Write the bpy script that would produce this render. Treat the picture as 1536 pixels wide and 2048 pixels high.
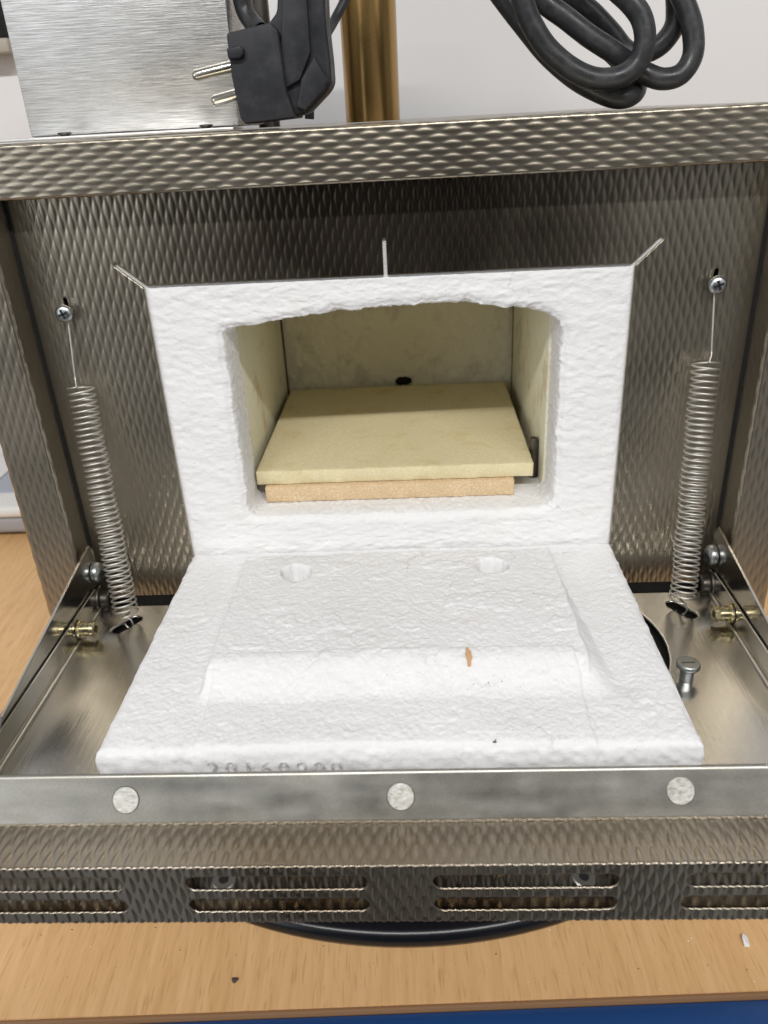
import bpy, bmesh, math, random
import numpy as np
from mathutils import Vector, Matrix
S = bpy.context.scene
for o in list(bpy.data.objects): bpy.data.objects.remove(o)
C = S.collection
R = math.radians

# ------------------------------------------------------------------ camera
PITCH, YAW, ROLL, FPX = 0.4683, -0.0543, 0.0555, 1563.4
CAM = np.array([0.0129, -0.3591, 0.2032])
_F = np.array([math.sin(YAW)*math.cos(PITCH), math.cos(YAW)*math.cos(PITCH), -math.sin(PITCH)])
_X = np.array([math.cos(YAW), -math.sin(YAW), 0.0]); _D = np.cross(_F, _X)
_X2 = math.cos(ROLL)*_X + math.sin(ROLL)*_D; _D2 = -math.sin(ROLL)*_X + math.cos(ROLL)*_D
cd = bpy.data.cameras.new('camera'); cam = bpy.data.objects.new('camera', cd); C.objects.link(cam)
cam.matrix_world = Matrix(((_X2[0], -_D2[0], -_F[0], CAM[0]), (_X2[1], -_D2[1], -_F[1], CAM[1]),
                           (_X2[2], -_D2[2], -_F[2], CAM[2]), (0, 0, 0, 1)))
cd.sensor_fit = 'VERTICAL'; cd.sensor_height = 36.0; cd.lens = FPX/2048*36
cd.clip_start = 0.01; cd.clip_end = 50
cd.dof.use_dof = True; cd.dof.focus_distance = 0.36; cd.dof.aperture_fstop = 13.0
S.camera = cam

# ------------------------------------------------------------------ world and lamps
w = bpy.data.worlds.new('World'); S.world = w; w.use_nodes = True
w.node_tree.nodes['Background'].inputs[0].default_value = (0.95, 0.97, 1.0, 1)
w.node_tree.nodes['Background'].inputs[1].default_value = 0.245
def area(name, loc, target, sx, sy, power, col):
    l = bpy.data.lights.new(name, 'AREA'); l.shape = 'RECTANGLE'; l.size = sx; l.size_y = sy
    l.energy = power; l.color = col
    o = bpy.data.objects.new(name, l); C.objects.link(o); o.location = loc
    o.rotation_euler = (Vector(target)-Vector(loc)).to_track_quat('-Z', 'Y').to_euler()
    return o
area('ceiling_tube_lamp', (0.05, -1.60, 1.50), (0, -.05, .08), 2.2, 0.035, 41, (1.0, 0.985, 0.955))
area('window_light', (-1.75, -1.85, 0.60), (0, 0, .08), 1.2, 1.2, 9, (0.94, 0.97, 1.0))
area('right_fill_light', (1.7, -1.9, 0.8), (0, 0, .08), 0.8, 0.9, 2, (1.0, 0.98, 0.95))  # weak fill added from the right, no known lamp there
S.view_settings.view_transform = 'Standard'; S.view_settings.look = 'None'
S.view_settings.exposure = 0.0; S.view_settings.gamma = 1.0

# ------------------------------------------------------------------ helpers
def tag(o, label, cat, group=None, kind=None):
    if label: o['label'] = label
    if cat: o['category'] = cat
    if group: o['group'] = group
    if kind: o['kind'] = kind
    return o
def link(name, me, mat=None, parent=None):
    o = bpy.data.objects.new(name, me); C.objects.link(o)
    if mat is not None and me is not None: me.materials.append(mat)
    if parent is not None: o.parent = parent
    return o
def empty(name, parent=None):
    o = bpy.data.objects.new(name, None); C.objects.link(o); o.empty_display_size = .02
    if parent is not None: o.parent = parent
    return o
def npmesh(name, V, Q, mat, parent=None, smooth=True, tris=None):
    V = np.asarray(V, dtype=np.float32).reshape(-1, 3); Q = np.asarray(Q, dtype=np.int32).reshape(-1, 4)
    me = bpy.data.meshes.new(name)
    me.vertices.add(len(V)); me.vertices.foreach_set('co', V.ravel())
    n = len(Q); me.loops.add(n*4); me.loops.foreach_set('vertex_index', Q.ravel())
    me.polygons.add(n); me.polygons.foreach_set('loop_start', np.arange(0, n*4, 4, dtype=np.int32))
    me.polygons.foreach_set('loop_total', np.full(n, 4, dtype=np.int32))
    if smooth: me.polygons.foreach_set('use_smooth', np.ones(n, dtype=bool))
    me.update(calc_edges=True); me.validate()
    return link(name, me, mat, parent)
def bmobj(name, bm, mat, parent=None, smooth=False, angle=None):
    bmesh.ops.recalc_face_normals(bm, faces=bm.faces)
    me = bpy.data.meshes.new(name); bm.to_mesh(me); bm.free()
    if smooth: me.polygons.foreach_set('use_smooth', np.ones(len(me.polygons), dtype=bool))
    o = link(name, me, mat, parent)
    if angle: me.set_sharp_from_angle(angle=angle)
    return o
def box(bm, x0, x1, y0, y1, z0, z1, bev=0, seg=2):
    m = Matrix.Translation(((x0+x1)/2, (y0+y1)/2, (z0+z1)/2)) @ Matrix.Diagonal((x1-x0, y1-y0, z1-z0, 1))
    r = bmesh.ops.create_cube(bm, size=1, matrix=m)
    if bev:
        es = list({e for v in r['verts'] for e in v.link_edges})
        bmesh.ops.bevel(bm, geom=es, offset=bev, segments=seg, affect='EDGES', profile=.5)
def boxobj(name, dims, mat, parent=None, bev=0, seg=2):
    bm = bmesh.new(); box(bm, *dims, bev=bev, seg=seg)
    return bmobj(name, bm, mat, parent, smooth=bev > 0, angle=R(35) if bev > 0 else None)
def lathe(bm, prof, M, n=24):
    """prof: list of (r, h) revolved about local z, placed by matrix M"""
    rings = []
    for r, h in prof:
        if r < 1e-7: rings.append([bm.verts.new(M @ Vector((0, 0, h)))])
        else: rings.append([bm.verts.new(M @ Vector((r*math.cos(2*math.pi*i/n), r*math.sin(2*math.pi*i/n), h))) for i in range(n)])
    for a, b in zip(rings[:-1], rings[1:]):
        for i in range(n):
            j = (i+1) % n
            if len(a) == 1 and len(b) == 1: continue
            if len(a) == 1: bm.faces.new((a[0], b[i], b[j]))
            elif len(b) == 1: bm.faces.new((a[i], a[j], b[0]))
            else: bm.faces.new((a[i], a[j], b[j], b[i]))
def axis(loc, d):
    return Matrix.Translation(loc) @ Vector(d).normalized().to_track_quat('Z', 'Y').to_matrix().to_4x4()
def catmull(P, k=8):
    P = [np.array(p, float) for p in P]; P = [2*P[0]-P[1]] + P + [2*P[-1]-P[-2]]
    out = []
    for i in range(1, len(P)-2):
        for t in np.linspace(0, 1, k, endpoint=False):
            a, b, c, d = P[i-1:i+3]
            out.append(.5*((2*b)+(-a+c)*t+(2*a-5*b+4*c-d)*t*t+(-a+3*b-3*c+d)*t**3))
    out.append(P[-2]); return np.array(out)
def tube(P, r, n=10, rr=None):
    """tube around polyline -> (V, Q)"""
    P = np.asarray(P, float); T = np.gradient(P, axis=0); T /= np.linalg.norm(T, axis=1)[:, None]
    u = np.cross(T[0], [0.31, 0.17, .93]); u /= np.linalg.norm(u); V = []
    for i in range(len(P)):
        u = u - T[i]*(u@T[i]); u /= np.linalg.norm(u); v = np.cross(T[i], u)
        ri = r if rr is None else rr[i]
        for k in range(n):
            a = 2*math.pi*k/n; V.append(P[i]+ri*(math.cos(a)*u+math.sin(a)*v))
    Q = [(i*n+k, i*n+(k+1) % n, (i+1)*n+(k+1) % n, (i+1)*n+k) for i in range(len(P)-1) for k in range(n)]
    return np.array(V), np.array(Q)
def join(parts):
    V = []; Q = []; o = 0
    for v, q in parts: V.append(v); Q.append(q+o); o += len(v)
    return np.vstack(V), np.vstack(Q)

_rs = np.random.RandomState(7); _T = _rs.rand(256, 256)
def vnoise(x, y, seed=0):
    x = np.asarray(x)+seed*17.31; y = np.asarray(y)+seed*9.77
    xi = np.floor(x).astype(int); yi = np.floor(y).astype(int); fx = x-xi; fy = y-yi
    fx = fx*fx*fx*(fx*(fx*6-15)+10); fy = fy*fy*fy*(fy*(fy*6-15)+10)
    g = lambda a, b: _T[(a) % 256, (b) % 256]
    return ((g(xi, yi)*(1-fx)+g(xi+1, yi)*fx)*(1-fy)+(g(xi, yi+1)*(1-fx)+g(xi+1, yi+1)*fx)*fy)*2-1
def fnoise(x, y, seed=0, octv=4, gain=.5):
    s = 0; a = 1; f = 1
    for k in range(octv): s = s+a*vnoise(np.asarray(x)*f, np.asarray(y)*f, seed+k*3); a *= gain; f *= 2.03
    return s
def sstep(e0, e1, x):
    t = np.clip((x-e0)/(e1-e0), 0, 1); return t*t*(3-2*t)

LP, CP = 0.0108, 0.0048
def emboss(u, v, A=.00020, a=.0048, b=.00138):
    """u along the long axis of the dimples, v across: eye shaped bumps in staggered rows"""
    h = np.zeros(np.broadcast(u, v).shape)
    for (ou, ov) in ((0, 0), (LP/2, CP/2)):
        du = (u+ou+LP/2) % LP - LP/2; dv = (v+ov+CP/2) % CP - CP/2
        wd = b*np.clip(1-(du/a)**2, 0, 1)
        ww = np.maximum(wd, 1e-6)
        e = np.clip(1-(dv/ww)**2, 0, 1)*(wd > 0)
        h = np.maximum(h, A*(wd/b)*e*e*(3-2*e)*.6+A*(wd/b)*e*.4)
    return h
def grid_sheet(name, P, N, H, mat, parent, keep=None, sdf=None, UV=None, place=None, thick=.0012):
    """P, N: (nu,nv,3) positions and normals, H: heights. With sdf(u,v) (<0 = hole) and UV + place the hole rim is snapped to its outline and given thickness."""
    nu, nv = H.shape
    idx = np.arange(nu*nv).reshape(nu, nv)
    Q = np.stack([idx[:-1, :-1], idx[1:, :-1], idx[1:, 1:], idx[:-1, 1:]], -1).reshape(-1, 4)
    V = (P+N*H[..., None]).reshape(-1, 3)
    if sdf is not None:
        U, W = UV; U = U.ravel().copy(); W = W.ravel().copy()
        cu = U[Q].mean(1); cw = W[Q].mean(1); k = sdf(cu, cw) > 0
        Qr = Q[~k]; Q = Q[k]
        used = np.zeros(nu*nv, bool); used[Q.ravel()] = True
        rem = np.zeros(nu*nv, bool); rem[Qr.ravel()] = True
        b = np.where(used & rem)[0]
        for it in range(3):
            e = 1e-5; d = sdf(U[b], W[b]); gu = (sdf(U[b]+e, W[b])-sdf(U[b]-e, W[b]))/(2*e); gw = (sdf(U[b], W[b]+e)-sdf(U[b], W[b]-e))/(2*e)
            g2 = np.maximum(gu*gu+gw*gw, .2); U[b] -= d*gu/g2; W[b] -= d*gw/g2
        Nf = N.reshape(-1, 3)
        V[b] = place(U[b], W[b])+Nf[b]*(H.ravel()[b]*.5)[:, None]
        # rim
        ed = {}
        isb = np.zeros(nu*nv, bool); isb[b] = True
        for q in Q[isb[Q].any(1)]:
            for i in range(4):
                a, c = int(q[i]), int(q[(i+1) % 4])
                if isb[a] and isb[c]:
                    if (c, a) in ed: del ed[(c, a)]
                    else: ed[(a, c)] = 1
        nb = {}; ex = []; base = len(V)
        for a in b: nb[int(a)] = base+len(ex); ex.append(V[a]-Nf[a]*thick)
        V = np.vstack([V, np.array(ex)])
        Q = np.vstack([Q, np.array([(c, a, nb[a], nb[c]) for (a, c) in ed], dtype=int)])
        used = np.zeros(len(V), bool); used[Q.ravel()] = True
        mp = np.cumsum(used)-1; V = V[used]; Q = mp[Q]
    return npmesh(name, V, Q, mat, parent)
def sd_seg(u, v, a, b, r):
    ax, ay = a; bx, by = b; dx, dy = bx-ax, by-ay; L2 = dx*dx+dy*dy
    t = np.clip(((u-ax)*dx+(v-ay)*dy)/L2, 0, 1); return np.hypot(u-ax-t*dx, v-ay-t*dy)-r
def sd_rect(u, v, u0, u1, v0, v1):
    du = np.abs(u-(u0+u1)/2)-(u1-u0)/2; dv = np.abs(v-(v0+v1)/2)-(v1-v0)/2
    return np.hypot(np.maximum(du, 0), np.maximum(dv, 0))+np.minimum(np.maximum(du, dv), 0)

# ------------------------------------------------------------------ materials
def newmat(name, base, rough=.5, metal=0., spec=None):
    m = bpy.data.materials.new(name); m.use_nodes = True; nt = m.node_tree
    b = nt.nodes['Principled BSDF']; b.inputs['Base Color'].default_value = (*base, 1)
    b.inputs['Roughness'].default_value = rough; b.inputs['Metallic'].default_value = metal
    if spec is not None: b.inputs['Specular IOR Level'].default_value = spec
    return m, nt, b
def coords(nt, scale=(1, 1, 1), rot=(0, 0, 0)):
    t = nt.nodes.new('ShaderNodeTexCoord'); mp = nt.nodes.new('ShaderNodeMapping')
    mp.inputs['Scale'].default_value = scale; mp.inputs['Rotation'].default_value = rot
    nt.links.new(t.outputs['Object'], mp.inputs['Vector']); return mp.outputs['Vector']
def noise(nt, vec, scale, detail=4, rough=.5):
    n = nt.nodes.new('ShaderNodeTexNoise'); n.inputs['Scale'].default_value = scale
    n.inputs['Detail'].default_value = detail; n.inputs['Roughness'].default_value = rough
    nt.links.new(vec, n.inputs['Vector']); return n.outputs['Fac']
def ramp(nt, fac, stops):
    r = nt.nodes.new('ShaderNodeValToRGB'); el = r.color_ramp.elements
    while len(el) < len(stops): el.new(.5)
    for e, (p, c) in zip(el, stops): e.position = p; e.color = (*c, 1) if len(c) == 3 else c
    nt.links.new(fac, r.inputs['Fac']); return r.outputs['Color']
def maprange(nt, fac, a, b, c, d):
    r = nt.nodes.new('ShaderNodeMapRange'); 
    for k, v in zip(('From Min', 'From Max', 'To Min', 'To Max'), (a, b, c, d)): r.inputs[k].default_value = v
    nt.links.new(fac, r.inputs['Value']); return r.outputs['Result']
def bump(nt, b, fac, strength, dist, prev=None):
    n = nt.nodes.new('ShaderNodeBump'); n.inputs['Strength'].default_value = strength; n.inputs['Distance'].default_value = dist
    nt.links.new(fac, n.inputs['Height'])
    if prev is not None: nt.links.new(prev, n.inputs['Normal'])
    nt.links.new(n.outputs['Normal'], b.inputs['Normal']); return n.outputs['Normal']
def mix(nt, fac, a, b, mode='MIX'):
    n = nt.nodes.new('ShaderNodeMix'); n.data_type = 'RGBA'; n.blend_type = mode
    if isinstance(fac, float): n.inputs['Factor'].default_value = fac
    else: nt.links.new(fac, n.inputs['Factor'])
    for k, v in ((6, a), (7, b)):
        if isinstance(v, tuple): n.inputs[k].default_value = (*v, 1)
        else: nt.links.new(v, n.inputs[k])
    return n.outputs[2]

def metal_mat(name, c0, c1, rough, smudge=.12, nscale=25, brush=None, brush_amt=.25):
    m, nt, b = newmat(name, c0, rough, 1.0)
    v = coords(nt); f = noise(nt, v, nscale, 2, .5)
    col = ramp(nt, f, [(.3, c0), (.7, c1)])
    if brush:
        vb = coords(nt, brush); fb = noise(nt, vb, 1.0, 6, .7)
        col = mix(nt, brush_amt, col, ramp(nt, fb, [(.36, (.22, .22, .22)), (.64, (.95, .95, .95))]), 'OVERLAY')
        bump(nt, b, fb, .4 if brush_amt > .5 else .2, .0004)
    nt.links.new(col, b.inputs['Base Color'])
    f2 = noise(nt, v, nscale*2, 3, .5)
    nt.links.new(maprange(nt, f2, .3, .75, rough-smudge*.5, rough+smudge), b.inputs['Roughness'])
    return m
M = {}
M['emb'] = metal_mat('embossed_steel', (.32, .285, .225), (.41, .365, .295), .30, .06, 12)
M['emb'].node_tree.nodes['Principled BSDF'].inputs['Metallic'].default_value = .93
M['embdark'] = metal_mat('embossed_steel_tinted', (.32, .265, .20), (.43, .385, .32), .30, .08, 12)
M['steel'] = metal_mat('plain_steel', (.46, .445, .415), (.50, .485, .455), .15, .04, 12, (900, 40, 60), .05)
M['lip'] = metal_mat('dull_steel', (.40, .385, .355), (.44, .425, .40), .40, .08, 30)
M['brushed'] = metal_mat('brushed_steel', (.65, .64, .625), (.72, .715, .70), .42, .08, 20, (70, 70, 1700), .75)
M['zinc'] = metal_mat('zinc_screw', (.40, .43, .44), (.50, .52, .53), .32, .1, 300)
M['wire'] = metal_mat('spring_wire', (.62, .60, .56), (.70, .68, .64), .45, .05, 60)
M['brassnut'] = metal_mat('yellow_zinc', (.62, .52, .28), (.72, .66, .46), .25, .1, 300)
M['magnet'] = metal_mat('magnet_face', (.62, .605, .56), (.74, .72, .67), .55, .12, 260, (400, 1500, 400), .6)
M['bronze'] = metal_mat('heat_tinted_tube', (.36, .22, .08), (.43, .28, .11), .27, .05, 9)
M['darkmetal'] = metal_mat('dark_metal', (.10, .09, .08), (.16, .145, .13), .4, .1, 80)
M['pin'] = metal_mat('nickel_pin', (.66, .63, .55), (.72, .69, .62), .18, .08, 120)

def fibre_mat(name, c0, c1, anis, stain, bs=.55):
    m, nt, b = newmat(name, c0, .95, 0, .15)
    v = coords(nt); va = coords(nt, anis)
    big = noise(nt, v, 14, 4, .55); col = ramp(nt, big, [(.35, c0), (.68, c1)])
    st = noise(nt, v, 33, 5, .6)
    col = mix(nt, maprange(nt, st, .60, .78, 0, .45), col, stain)
    sp = noise(nt, v, 620, 2, .5)
    col = mix(nt, maprange(nt, sp, .765, .80, 0, .75), col, (.28, .26, .24))
    vo = nt.nodes.new('ShaderNodeTexVoronoi'); vo.feature = 'DISTANCE_TO_EDGE'; vo.inputs['Scale'].default_value = 24
    wv_ = nt.nodes.new('ShaderNodeVectorMath'); wv_.operation = 'ADD'
    nz = nt.nodes.new('ShaderNodeTexNoise'); nz.inputs['Scale'].default_value = 70; nz.inputs['Detail'].default_value = 5; nt.links.new(v, nz.inputs['Vector'])
    scl = nt.nodes.new('ShaderNodeVectorMath'); scl.operation = 'SCALE'; scl.inputs['Scale'].default_value = .03; nt.links.new(nz.outputs['Color'], scl.inputs[0])
    nt.links.new(v, wv_.inputs[0]); nt.links.new(scl.outputs[0], wv_.inputs[1]); nt.links.new(wv_.outputs[0], vo.inputs['Vector'])
    ck = maprange(nt, vo.outputs['Distance'], .004, .012, 1, 0); msk = maprange(nt, noise(nt, v, 19, 3, .5), .58, .66, 0, 1)
    mm = nt.nodes.new('ShaderNodeMath'); mm.operation = 'MULTIPLY'; nt.links.new(ck, mm.inputs[0]); nt.links.new(msk, mm.inputs[1])
    m2_ = nt.nodes.new('ShaderNodeMath'); m2_.operation = 'MULTIPLY'; m2_.inputs[1].default_value = .42; nt.links.new(mm.outputs[0], m2_.inputs[0])
    col = mix(nt, m2_.outputs[0], col, (.50, .48, .44))
    nt.links.new(col, b.inputs['Base Color'])
    f1 = noise(nt, va, 720, 5, .68); n1 = bump(nt, b, f1, bs, .0012)
    f2 = noise(nt, v, 1300, 3, .6); bump(nt, b, f2, bs*.6, .0005, n1)
    return m
M['fibre'] = fibre_mat('ceramic_fibre', (.84, .835, .835), (.89, .885, .89), (.5, 1, 1), (.82, .80, .73), .42)
M['slab'] = fibre_mat('ceramic_fibre_door', (.84, .835, .84), (.89, .885, .895), (.8, 1, 1), (.845, .81, .80), .3)

def plate_mat(name, c0, c1, c2, sc=900, bs=.3, stain=None):
    m, nt, b = newmat(name, c0, .85, 0, .2)
    v = coords(nt); g = noise(nt, v, sc, 3, .7); col = ramp(nt, g, [(.3, c0), (.52, c1), (.72, c2)])
    l = noise(nt, v, 20, 4, .55); col = mix(nt, maprange(nt, l, .3, .75, 0, .35), col, c0)
    if stain:
        s = noise(nt, v, 48, 6, .7); col = mix(nt, maprange(nt, s, .53, .68, 0, .75), col, stain)
    nt.links.new(col, b.inputs['Base Color']); bump(nt, b, g, bs, .0006)
    return m
M['shelf'] = plate_mat('kiln_shelf_ceramic', (.67, .575, .335), (.735, .65, .415), (.81, .76, .58), 900, .3, (.64, .50, .24))
M['brick'] = plate_mat('fire_brick', (.60, .43, .25), (.69, .52, .32), (.82, .71, .54))
M['liner'] = plate_mat('chamber_liner', (.78, .74, .56), (.82, .79, .63), (.86, .84, .70), 500, .15, (.58, .46, .28))
M['back'] = plate_mat('chamber_back', (.82, .76, .58), (.86, .81, .65), (.88, .85, .71), 400, .2, (.60, .54, .42))
M['slot'] = newmat('liner_groove', (.16, .13, .08), .9)[0]
M['hole_shade'] = newmat('hole_shade_black', (.006, .006, .006), .9)[0]  # black for the painted-in dark of the thermocouple hole
M['pitch'] = newmat('black_void', (.008, .008, .008), .8)[0]

def rubber(name, base, hi, rough, sc=60):
    m, nt, b = newmat(name, base, rough, 0, .4)
    v = coords(nt); f = noise(nt, v, sc, 6, .65)
    nt.links.new(mix(nt, maprange(nt, f, .50, .78, 0, .45), base, hi), b.inputs['Base Color'])
    nt.links.new(maprange(nt, f, .35, .75, rough-.1, rough+.25), b.inputs['Roughness'])
    bump(nt, b, noise(nt, v, 1500, 3, .6), .12, .0003); return m
M['plug'] = rubber('plug_rubber', (.020, .021, .026), (.075, .075, .078), .42, 70)
M['cable'] = rubber('cable_rubber', (.030, .031, .034), (.11, .11, .11), .36, 190)
M['plate'] = newmat('glossy_black', (.006, .007, .010), .22, 0, .3)[0]
m, nt, b = newmat('faded_ink', (.47, .46, .46), .95, 0, .1)
nt.links.new(ramp(nt, noise(nt, coords(nt), 700, 4, .7), [(.46, (.42, .41, .41)), (.60, (.80, .79, .79))]), b.inputs['Base Color']); M['ink'] = m

m, nt, b = newmat('painted_wall', (.79, .785, .795), .8, 0, .2)
v = coords(nt); bump(nt, b, noise(nt, v, 500, 3, .6), .08, .0004); M['wall'] = m
m, nt, b = newmat('beech_laminate', (.52, .30, .15), .42, 0, .4)
v = coords(nt, (1, 1, 1), (0, 0, R(-4))); vg = coords(nt, (260, 14, 260), (0, 0, R(-4))); vf = coords(nt, (900, 75, 900), (0, 0, R(-4)))
g1 = noise(nt, vg, 1, 5, .6); col = ramp(nt, g1, [(.28, (.66, .385, .165)), (.5, (.76, .465, .215)), (.72, (.83, .53, .27))])
g2 = noise(nt, vf, 1, 2, .5); col = mix(nt, maprange(nt, g2, .56, .70, 0, .55), col, (.48, .25, .095))
big = noise(nt, coords(nt, (22, 3, 22)), 1, 3, .5); col = mix(nt, maprange(nt, big, .3, .7, 0, .25), col, (.84, .545, .29))
nt.links.new(col, b.inputs['Base Color']); bump(nt, b, g2, .05, .0003); M['wood'] = m
M['woodedge'] = newmat('shaded_edge_band', (.27, .15, .075), .5)[0]  # dark brown carries the shadow along the table's wood edge
M['blue'] = newmat('blue_paint', (.014, .065, .22), .38)[0]
M['bluedark'] = newmat('blue_paint_front', (.016, .035, .11), .45)[0]
M['white_plastic'] = newmat('white_plastic', (.74, .74, .73), .4)[0]
M['grey_plastic'] = newmat('grey_plastic', (.34, .34, .36), .5)[0]
M['bluegrey'] = newmat('blue_grey_film', (.36, .39, .45), .5)[0]
M['framegrey'] = newmat('aged_frame', (.42, .38, .32), .6)[0]

# the front panel gets the same steel darkened to deep brown in a patch above the firing opening
m = M['emb'].copy(); m.name = 'embossed_steel_dark_patch'; M['panel'] = m; nt = m.node_tree; b = nt.nodes['Principled BSDF']
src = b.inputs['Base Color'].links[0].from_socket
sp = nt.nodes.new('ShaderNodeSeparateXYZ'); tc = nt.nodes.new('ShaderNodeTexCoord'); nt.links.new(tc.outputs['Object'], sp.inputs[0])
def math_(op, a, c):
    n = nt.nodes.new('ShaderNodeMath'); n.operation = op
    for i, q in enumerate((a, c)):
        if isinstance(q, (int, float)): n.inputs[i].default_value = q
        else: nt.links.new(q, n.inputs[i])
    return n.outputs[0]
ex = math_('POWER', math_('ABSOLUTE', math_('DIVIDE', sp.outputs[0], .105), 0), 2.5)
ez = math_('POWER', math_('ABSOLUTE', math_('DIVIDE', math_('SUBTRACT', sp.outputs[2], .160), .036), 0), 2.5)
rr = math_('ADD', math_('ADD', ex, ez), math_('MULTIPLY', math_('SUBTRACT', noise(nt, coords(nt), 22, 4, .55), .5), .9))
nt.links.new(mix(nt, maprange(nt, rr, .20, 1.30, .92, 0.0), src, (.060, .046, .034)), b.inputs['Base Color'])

# ------------------------------------------------------------------ setting: wall, table
ZT = -.11
bm = bmesh.new(); box(bm, -1.6, 1.6, .36, .40, -.8, 1.6)
wall = bmobj('wall', bm, M['wall']); tag(wall, None, None, kind='structure')
EA = R(-1.7)   # the table's front edge is a little skewed to the furnace
tab = empty('table'); tab.location = (-.008, -.1740, ZT); tab.rotation_euler = (0, 0, R(2.15)); tag(tab, None, None, kind='structure')
boxobj('table_top', (-1.2, 1.2, .0022, .50, -.025, 0), M['wood'], tab, bev=.0)
boxobj('shaded_edge_band', (-1.2, 1.2, 0.0005, .0021, -.025, -.0006), M['woodedge'], tab, bev=.0004)
boxobj('edge_rail', (-1.2, 1.2, -.012, .0003, -.10, -.0025), M['blue'], tab, bev=.0012)
boxobj('front_apron', (-1.2, 1.2, -.016, -.0123, -.10, -.013), M['bluedark'], tab, bev=.0008)

# turntable under the furnace
bm = bmesh.new()
lathe(bm, [(0, .001), (.196, .001), (.205, .002), (.2095, .0045), (.211, .008), (.210, .0115), (.207, .0135), (.200, .0145), (.193, .0145), (.188, .0135), (.184, .0125), (0, .0125)],
      Matrix.Translation((.0005, .0582, ZT)), 160)
tag(bmobj('turntable', bm, M['plate'], smooth=True), 'glossy black round turntable plate on the wooden table beneath the furnace', 'turntable')

# ------------------------------------------------------------------ furnace body
fur = empty('muffle_furnace'); fur.location = (0, 0, 0)
tag(fur, 'embossed stainless steel muffle furnace with its white insulated door folded open', 'furnace')
XI, XO, YF, ZB, ZTP = .1645, .1872, -.018, -.088, .2005
# front panel
u = np.arange(-XI, XI+1e-6, .0003); v = np.arange(-.0255, .1805, .00068)
U, W = np.meshgrid(u, v, indexing='ij')
AO, H0, H1 = .1100, -.03, .1398
slits = [((0.0, .139), (0.0, .1548), .00085), ((-.109, .1392), (-.1212, .1497), .00085), ((.109, .1392), (.1207, .1503), .00085)]
def psdf(a, c):
    d = sd_rect(a, c, -AO, AO, H0-.1, H1)
    for p, q, r in slits: d = np.minimum(d, sd_seg(a, c, p, q, r))
    for sx in (-.1473, .1454):     # keyhole slots above the screws
        d = np.minimum(d, sd_seg(a, c, (sx, .131), (sx+(.0004 if sx > 0 else -.0002), .1352), .0010))
    return d
H = emboss(W, U)*(1-sstep(.1585, .1635, np.abs(U)))
P = np.stack([U, np.zeros_like(U), W], -1); Nn = np.zeros_like(P); Nn[..., 1] = -1
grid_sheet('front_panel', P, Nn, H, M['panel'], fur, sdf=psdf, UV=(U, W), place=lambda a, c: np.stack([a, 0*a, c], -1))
# profile sheets: walk a 2D profile with rounded bends
def profile(pts, rad, step):
    """pts 2D polyline with filleted corners, returns points, normals (left of travel), arc length, flat-weight"""
    pts = [np.array(p, float) for p in pts]; out = []; 
    for i, p in enumerate(pts):
        if i in (0, len(pts)-1): out.append((p, 1)); continue
        a = pts[i-1]-p; c = pts[i+1]-p; a /= np.linalg.norm(a); c /= np.linalg.norm(c)
        for t in np.linspace(0, 1, 7):
            q = (1-t)**2*(p+a*rad)+2*t*(1-t)*p+t*t*(p+c*rad); out.append((q, 0))
    pp = np.array([o[0] for o in out]); s = np.r_[0, np.cumsum(np.linalg.norm(np.diff(pp, axis=0), axis=1))]
    n = max(4, int(s[-1]/step)); ss = np.unique(np.r_[np.linspace(0, s[-1], n), s])
    ss = ss[np.r_[True, np.diff(ss) > 1e-6]]
    X = np.stack([np.interp(ss, s, pp[:, 0]), np.interp(ss, s, pp[:, 1])], -1)
    T = np.gradient(X, ss, axis=0); T /= np.linalg.norm(T, axis=1)[:, None]
    return X, np.stack([-T[:, 1], T[:, 0]], -1), ss
# top bar: profile in (y, z); travel from the back over the top, down the front and under
X, Nr, ss = profile([(.34, ZTP), (.060, ZTP), (YF, ZTP), (YF, .1797), (-.0005, .1797)], .0016, .0004)
keep = (X[:, 0] < .008)
X, Nr, ss = X[keep], -Nr[keep], ss[keep]
x = np.arange(-.1905, .1905, .00058)
UU, KK = np.meshgrid(x, np.arange(len(ss)), indexing='ij')
P = np.stack([UU, X[KK, 0], X[KK, 1]], -1); Nn = np.stack([0*UU, Nr[KK, 0], Nr[KK, 1]], -1)
if Nn[0, np.argmin(np.abs(X[:, 1]-.19)), 1] > 0: Nn = -Nn
Hh = emboss(UU+.003, ss[KK]-.0007, .00026, .0045, .00118)*np.where(X[KK, 0] > -.0155, .35, 1)
grid_sheet('top_bar', P, Nn, Hh, M['emb'], fur)
boxobj('top_sheet', (-.1885, .1885, .0082, .33, .1975, ZTP-.0004), M['emb'], fur)
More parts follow.
